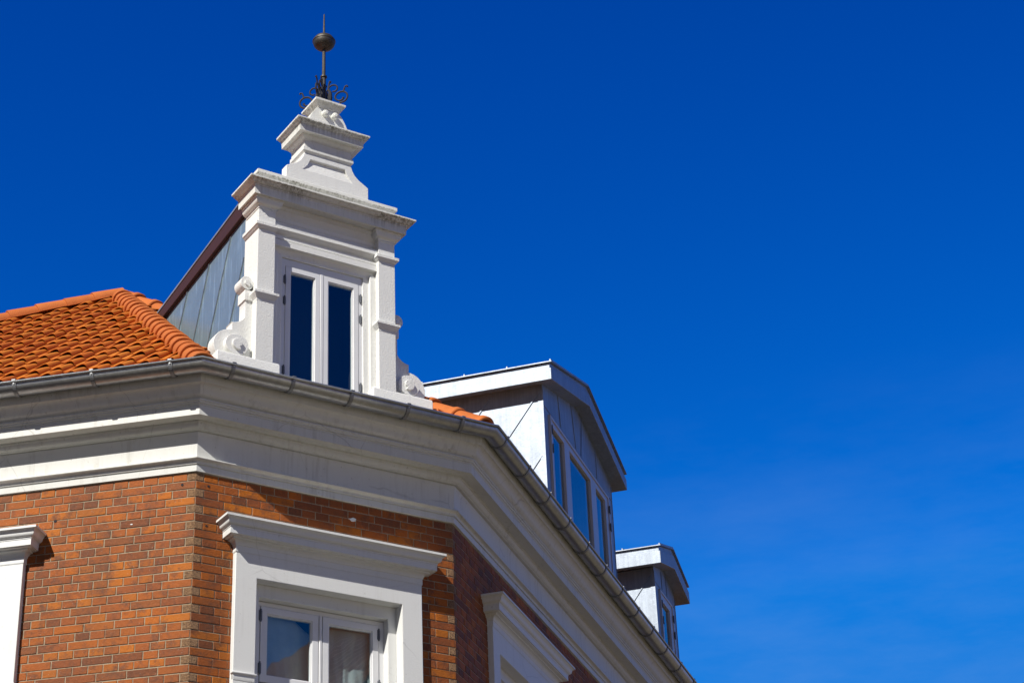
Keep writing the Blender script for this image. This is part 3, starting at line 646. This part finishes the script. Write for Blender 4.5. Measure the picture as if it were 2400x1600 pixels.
# zinc cheeks, eaves and roof behind the gable
def FX(y, o, z): return Vector((0.5 - o, y, z + Z0))          # left cheek; o counts outward to the left
ck = MB()
poly = [(0.255, 0.80), (0.255, 2.69), (2.9, 2.41), (2.9, 2.39)]
for sx in (0.500, 1.745):
    ck.prism([Vector((sx - 0.012, y, z + Z0)) for y, z in poly], [Vector((sx + 0.012, y, z + Z0)) for y, z in poly])
cheek = ck.build('zinc_cheek', M_CHK, gd, smooth=0)
sm = MB()
for yt, zt_, yb, zb2 in ((0.583, 2.62, 1.039, 1.673), (1.027, 2.575, 1.372, 1.80), (1.49, 2.525, 1.78, 1.95), (0.299, 2.269, 0.62, 1.60), (0.26, 1.70, 0.55, 1.10), (1.95, 2.40, 2.1, 2.15)):
    d = Vector((0, yb - yt, zb2 - zt_)).normalized(); nn = Vector((0, -d.z, d.y)) * 0.0045
    a = Vector((0.488, yt, zt_ + Z0)); b = Vector((0.488, yb, zb2 + Z0)) + d * 0.25
    sm.prism([a - nn, a + nn, b + nn, b - nn], [p + Vector((-0.010, 0, 0)) for p in (a - nn, a + nn, b + nn, b - nn)])
sm.build('standing_seam', M_GUT, gd, smooth=0)
ev = MB()
et = lambda y: 2.858 - 0.133 * y; eb = lambda y: 2.702 - 0.106 * y
for s_, xa in ((1, 0.452), (-1, 1.793)):
    P = [(xa, 0.252, eb(0.252)), (xa, 0.252, et(0.252)), (xa + s_ * 0.14, 0.252, et(0.252) + 0.01), (xa + s_ * 0.14, 0.252, eb(0.252) - 0.0)]
    Q = [(xa, 2.75, eb(2.75)), (xa, 2.75, et(2.75)), (xa + s_ * 0.14, 2.75, et(2.75) + 0.01), (xa + s_ * 0.14, 2.75, eb(2.75))]
    ev.prism([Vector((x, y, z + Z0)) for x, y, z in P], [Vector((x, y, z + Z0)) for x, y, z in Q])
ev.build('eaves_board', M_BRN, gd, smooth=0, bevel=0.006)
rf = MB(); P = [(0.446, 0.252), (1.799, 0.252), (1.799, 2.8), (0.446, 2.8)]
rf.prism([Vector((x, y, et(y) + 0.004 + Z0)) for x, y in P], [Vector((x, y, et(y) + 0.022 + Z0)) for x, y in P]); rf.build('flat_roof', M_ZINC, gd, smooth=0)

# ------------------------------------------------------------------ zinc dormers on the right slope
def zinc_dormer(u0, u1, zf0, zf1, apz, side, wx0, wx1, wz1, panes, gt, seams):
    """cheeks, cladding, gabled roof with deep fascia, and a row of casements"""
    F = FR; zr = zf0
    d = MB(); mid = (u0 + u1) / 2; g0 = zf0 + 0.0; pk = apz - 0.24
    ab = lambda u: zf0 + (pk - zf0) * (1 - abs(u - mid) / (mid - u0 + side))
    wb = 0.86
    outl = [(u0, 0.80), (u1, 0.80), (u1, ab(u1) + 0.03), (mid, ab(mid) + 0.03), (u0, ab(u0) + 0.03)]
    d.holed(F, outl, [[(wx0, wb), (wx1, wb), (wx1, wz1), (wx0, wz1)]], 0.0, -0.035)
    depth = (zf0 - 0.9) / 0.69 + 0.8
    for u in (u0, u1 - 0.03): d.box(F, u, u + 0.03, -depth, -0.0352, 0.80, zf0 + 0.05)
    zd = d.build('zinc_dormer', M_ZINC, house, smooth=0, bevel=0.003)
    fa = MB(); ua, ub = u0 - side, u1 + side; tk = zf1 - zf0
    lo = [(ua, zf0), (mid, pk), (ub, zf0), (ub, zf1), (mid, pk + tk + 0.02), (ua, zf1)]
    fa.prism([F(a, 0.15, z) for a, z in lo], [F(a, -depth - 0.3, z) for a, z in lo]); fa.build('fascia', M_ZINC, zd, smooth=0, bevel=0.004)
    tp = MB(); i = 0.022; zt_ = zf1 + 0.072
    hi = [(ua + i, zf1 + 0.002), (mid, pk + tk + 0.022), (ub - i, zf1 + 0.002), (ub - i, zt_ - 0.006), (mid, pk + tk + 0.10), (ua + i, zt_ - 0.006)]
    tp.prism([F(a, 0.15 - i, z) for a, z in hi], [F(a, -depth - 0.3, z) for a, z in hi])
    hi2 = [(ua - 0.004, zt_ - 0.006), (mid, pk + tk + 0.10), (ub + 0.004, zt_ - 0.006), (ub + 0.004, zt_ + 0.006), (mid, pk + tk + 0.114), (ua - 0.004, zt_ + 0.006)]
    tp.prism([F(a, 0.158, z) for a, z in hi2], [F(a, -depth - 0.3, z) for a, z in hi2])
    rl = lambda u: zt_ + 0.006 + (pk + tk + 0.114 - zt_ - 0.006) * (1 - abs(u - mid) / (mid - ua))
    o = 0.15
    while o > -depth:                                          # standing seams across the slopes
        for a, b in ((ua, mid), (ub, mid)): tp.prism([F(a, o, rl(a) - 0.002), F(a, o - 0.012, rl(a) - 0.002), F(b, o - 0.012, rl(b) - 0.002), F(b, o, rl(b) - 0.002)], [F(a, o, rl(a) + 0.020), F(a, o - 0.012, rl(a) + 0.020), F(b, o - 0.012, rl(b) + 0.020), F(b, o, rl(b) + 0.020)])
        o -= 0.46
    tp.build('dormer_roof', M_ZINC, zd, smooth=0)
    sm = MB()                                                  # folded seams on front and cheek
    for ut, ztp, ul, zl in seams: 
        sm.prism([F(ut - 0.006, 0.0, ztp), F(ut + 0.006, 0.0, ztp), F(ul + 0.006, 0.0, zl), F(ul - 0.006, 0.0, zl)], [F(ut - 0.006, 0.008, ztp), F(ut + 0.006, 0.008, ztp), F(ul + 0.006, 0.008, zl), F(ul - 0.006, 0.008, zl)])
    sm.prism([F(u0, 0.0, wz1 + 0.035), F(u1, 0.0, wz1 + 0.035), F(u1, 0.0, wz1 + 0.048), F(u0, 0.0, wz1 + 0.048)], [F(u0, 0.006, wz1 + 0.035), F(u1, 0.006, wz1 + 0.035), F(u1, 0.006, wz1 + 0.048), F(u0, 0.006, wz1 + 0.048)])
    k = -1.32; y0 = 0.03; zs = zf0 - 0.04
    for t0, zz in ((0.03, zf0 - 0.75), (0.03, zs), (0.56, zs + 0.02), (1.08, zs + 0.02), (1.6, zs + 0.02)):
        t1 = t0 + 0.95; a, b = (t0, zz), (t1, zz + k * 0.95)
        for uu, sg in ((u0, -1), (u1, 1)):
            sm.prism([F(uu, -a[0], a[1]), F(uu, -a[0] - 0.012, a[1] + 0.004), F(uu, -b[0] - 0.012, b[1] + 0.004), F(uu, -b[0], b[1])], [F(uu + sg * 0.010, -a[0], a[1]), F(uu + sg * 0.010, -a[0] - 0.012, a[1] + 0.004), F(uu + sg * 0.010, -b[0] - 0.012, b[1] + 0.004), F(uu + sg * 0.010, -b[0], b[1])])
    for uu in (u0, u1): sm.box(F, uu - 0.006, uu + 0.006, -0.05, 0.006, 0.80, zf0)
    sm.build('standing_seam', M_ZINC, zd, smooth=0)
    # casement row
    w = MB(); hl = [[(a - 0.004, wb + 0.09), (b + 0.004, wb + 0.09), (b + 0.004, gt + 0.004), (a - 0.004, gt + 0.004)] for a, b in panes]
    w.holed(F, [(wx0, wb), (wx1, wb), (wx1, wz1), (wx0, wz1)], hl, 0.012, -0.06)
    w.holed(F, [(wx0, wb), (wx1, wb), (wx1, wz1 - 0.0), (wx0, wz1 - 0.0)], [[(wx0 + 0.03, wb + 0.03), (wx1 - 0.03, wb + 0.03), (wx1 - 0.03, wz1 - 0.03), (wx0 + 0.03, wz1 - 0.03)]], 0.024, 0.0121)
    w.build('window_frame', M_PUR, zd, bevel=0.003)
    for a, b in panes: pane(F, a - 0.004, b + 0.004, wb + 0.09, gt + 0.004, -0.016, zd, M_GLZ)
    for xx in (wx0 + 0.03, wx1 - 0.02):
        for z in (gt - 0.06, gt - 0.27): hinge(F, xx, z, 0.028, zd, 0.10)
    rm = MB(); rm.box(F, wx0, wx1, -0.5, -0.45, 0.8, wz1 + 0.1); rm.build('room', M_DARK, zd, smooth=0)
    return zd
zinc_dormer(2.985, 5.68, 2.704, 2.833, 3.322, 0.168, 3.165, 5.470, 2.486, [(3.273, 3.691), (3.894, 4.713), (4.934, 5.322)], 2.386,
            [(3.567, 2.88, 3.624, 2.53), (4.090, 3.02, 4.203, 2.53), (4.513, 3.05, 4.400, 2.53), (5.047, 2.92, 5.047, 2.53)])
zinc_dormer(7.605, 8.68, 2.378, 2.533, 2.812, 0.235, 7.802, 8.458, 2.216, [(7.918, 8.299)], 2.092, [(8.0, 2.5, 8.0, 2.25), (8.25, 2.55, 8.25, 2.25)])
# ------------------------------------------------------------------ iron finial on top of the gable
FB = Vector((XC - 0.003, 0.095, 3.882 + Z0))
fin = empty('roof_finial', FB); tag(fin, 'black wrought iron finial with ball, spike and scrolls on top of the white gable', 'finial')
m = MB(); m.tube([FB + UP * z for z in (-0.01, 0.34, 0.345, 0.62, 0.80, 1.03)], [0.021, 0.020, 0.016, 0.015, 0.011, 0.006], 10)
m.lathe(FB + UP * 0.325, [(0.016, 0), (0.030, 0.002), (0.030, 0.014), (0.018, 0.018)], 14); m.build('rod', M_LEAD, fin)
m = MB(); R0 = 0.100
pr = [(0.012, 0.0)] + [(R0 * math.sin(t), 0.078 - 0.078 * math.cos(t)) for t in [math.pi / 2 * i / 9 for i in range(1, 10)]] + [(0.105, 0.084), (0.104, 0.094), (0.095, 0.097), (0.094, 0.100)] + [(0.094 * math.cos(t), 0.100 + 0.058 * math.sin(t)) for t in [math.pi / 2 * i / 6 for i in range(1, 6)]] + [(0.012, 0.158)]
m.lathe(FB + UP * 0.635, pr, 32); m.build('ball', M_LEAD, fin, smooth=30)
for k in range(4):
    q = math.radians(45 + 90 * k); d = Vector((math.cos(q), math.sin(q), 0)); m = MB()
    c = FB + d * 0.165 + UP * 0.085
    pts = [FB + d * 0.135 + UP * 0.0]
    pts += [c + d * 0.058 * math.cos(t) + UP * 0.058 * math.sin(t) for t in [math.radians(-95 + 20 * i) for i in range(14)]]
    pts += [c + (d * math.cos(t) + UP * math.sin(t)) * (0.056 - 0.007 * i) for i, t in enumerate([math.radians(185 + 30 * i) for i in range(6)])]
    m.tube(pts, [0.0085] * (len(pts) - 5) + [0.008, 0.008, 0.009, 0.010, 0.012], 8)
    s2 = [c + d * 0.052 * math.cos(t) + UP * 0.058 * math.sin(t) for t in [math.radians(70)]] + [c + d * 0.028 + UP * 0.085, c + d * 0.036 + UP * 0.108, c + d * 0.052 + UP * 0.112, c + d * 0.058 + UP * 0.100]
    m.tube(s2, [0.008, 0.007, 0.007, 0.008, 0.009], 8)
    m.build('iron_scroll', M_IRON, fin)
    m = MB(); d2 = d
    lf = [FB + d2 * 0.05 + UP * 0.0, FB + d2 * 0.062 + UP * 0.09, FB + d2 * 0.060 + UP * 0.15, FB + d2 * 0.042 + UP * 0.20, FB + d2 * 0.050 + UP * 0.25, FB + d2 * 0.062 + UP * 0.272]
    m.tube(lf, [0.012, 0.021, 0.017, 0.008, 0.008, 0.013], 8)
    cc_ = FB + d2 * 0.092 + UP * 0.185
    m.tube([FB + d2 * 0.03 + UP * 0.17] + [cc_ + (d2 * math.cos(t) + UP * math.sin(t)) * (0.048 - 0.0012 * i) for i, t in enumerate([math.radians(165 - 17 * i) for i in range(17)])], 0.0075, 8)
    m.build('iron_leaf', M_IRON, fin)

# ------------------------------------------------------------------ ground and the house across the street
def slab(name, x0, x1, y0, y1, z0, z1, m_, kind='structure'):
    b = MB(); b.box(lambda a, o, z: Vector((a, o, z)), x0, x1, y0, y1, z0, z1); o = b.build(name, m_, None, smooth=0); o['kind'] = kind; return o
slab('street', -150, 150, -150, 150, -0.3, 0.0, M_STREET)
pv = MB(); sweep(pv, [(-0.2, -Z0 + 0.01), (2.2, -Z0 + 0.01), (2.2, -Z0 + 0.12), (-0.2, -Z0 + 0.12)], True, LU + 3, RU + 3); o = pv.build('pavement', M_PAVE, None, smooth=0); o['kind'] = 'structure'
opp = empty('rendered_house', (10.6, -24.5, 0)); tag(opp, 'rendered house with steep tiled roof across the street, mirrored in the corner window', 'house')
ID = lambda a, o, z: Vector((a, o, z))
m = MB(); m.ext(lambda a, o, z: Vector((a, o, z)), [(6.4, 0), (14.8, 0), (14.8, 9.6), (10.6, 13.9), (6.4, 9.6)], -34, -8.8); m.build('wall', M_GRD, opp, smooth=0)
M_TILE2 = tilemat('brown_clay_tile', [(0.0, (0.24, 0.10, 0.05)), (1.0, (0.32, 0.14, 0.07))])
m = MB()
for sx in (-1, 1):
    n_ = 22
    for j in range(n_):                                         # overlapping tile courses
        t0, t1 = j / n_, (j + 1.15) / n_
        xa, za = 10.6 + sx * 4.75 * (1 - t0), 9.25 + 4.85 * t0; xb, zb3 = 10.6 + sx * 4.75 * (1 - min(t1, 1)), 9.25 + 4.85 * min(t1, 1)
        m.ext(lambda a, o, z: Vector((a, o, z)), [(xa, za), (xa + 0.03 * sx, za + 0.07), (xb, zb3 + 0.04), (xb, zb3)], -34.3, -8.5)
m.build('roof', M_TILE2, opp, smooth=0)
for i in range(4):
    for z in (2.0, 5.6):
        y = -31.5 + i * 4.2; m = MB(); m.box(ID, 6.31, 6.395, y, y + 1.2, z, z + 1.9); f = m.build('window_frame', M_WIN, opp, smooth=0, bevel=0.01)
        m = MB(); m.box(ID, 6.29, 6.308, y + 0.1, y + 0.56, z + 0.1, z + 1.8); m.box(ID, 6.29, 6.308, y + 0.64, y + 1.1, z + 0.1, z + 1.8); m.build('pane', M_DARK, f, smooth=0)

tw = empty('added_shade_house', FL(14, 13, -Z0)); tag(tw, 'unseen tall grey house added across from the left facade to shade the street', 'house')  # added out of view to shade the street and cut bounce light
T = lambda a, o, z: FL(a, o, z - Z0)
m = MB(); m.box(T, 1.5, 34, 12.5, 22, 0, 12.2); m.build('wall', M_GRD, tw, smooth=0)
m = MB(); m.prism([T(1.2, 12.1, 12.15), T(1.2, 22.4, 12.15), T(1.2, 17.25, 15.2)], [T(34.3, 12.1, 12.15), T(34.3, 22.4, 12.15), T(34.3, 17.25, 15.2)]); m.build('roof', M_TILE2, tw, smooth=0)
for i in range(9):
    for z in (1.6, 5.0, 8.6):
        a = 3.2 + i * 3.4; m = MB(); m.box(T, a, a + 1.2, 12.41, 12.495, z, z + 2.0); f = m.build('window_frame', M_WIN, tw, smooth=0)
        m = MB(); m.box(T, a + 0.1, a + 0.56, 12.39, 12.408, z + 0.1, z + 1.9); m.box(T, a + 0.64, a + 1.1, 12.39, 12.408, z + 0.1, z + 1.9); m.build('pane', M_DARK, f, smooth=0)
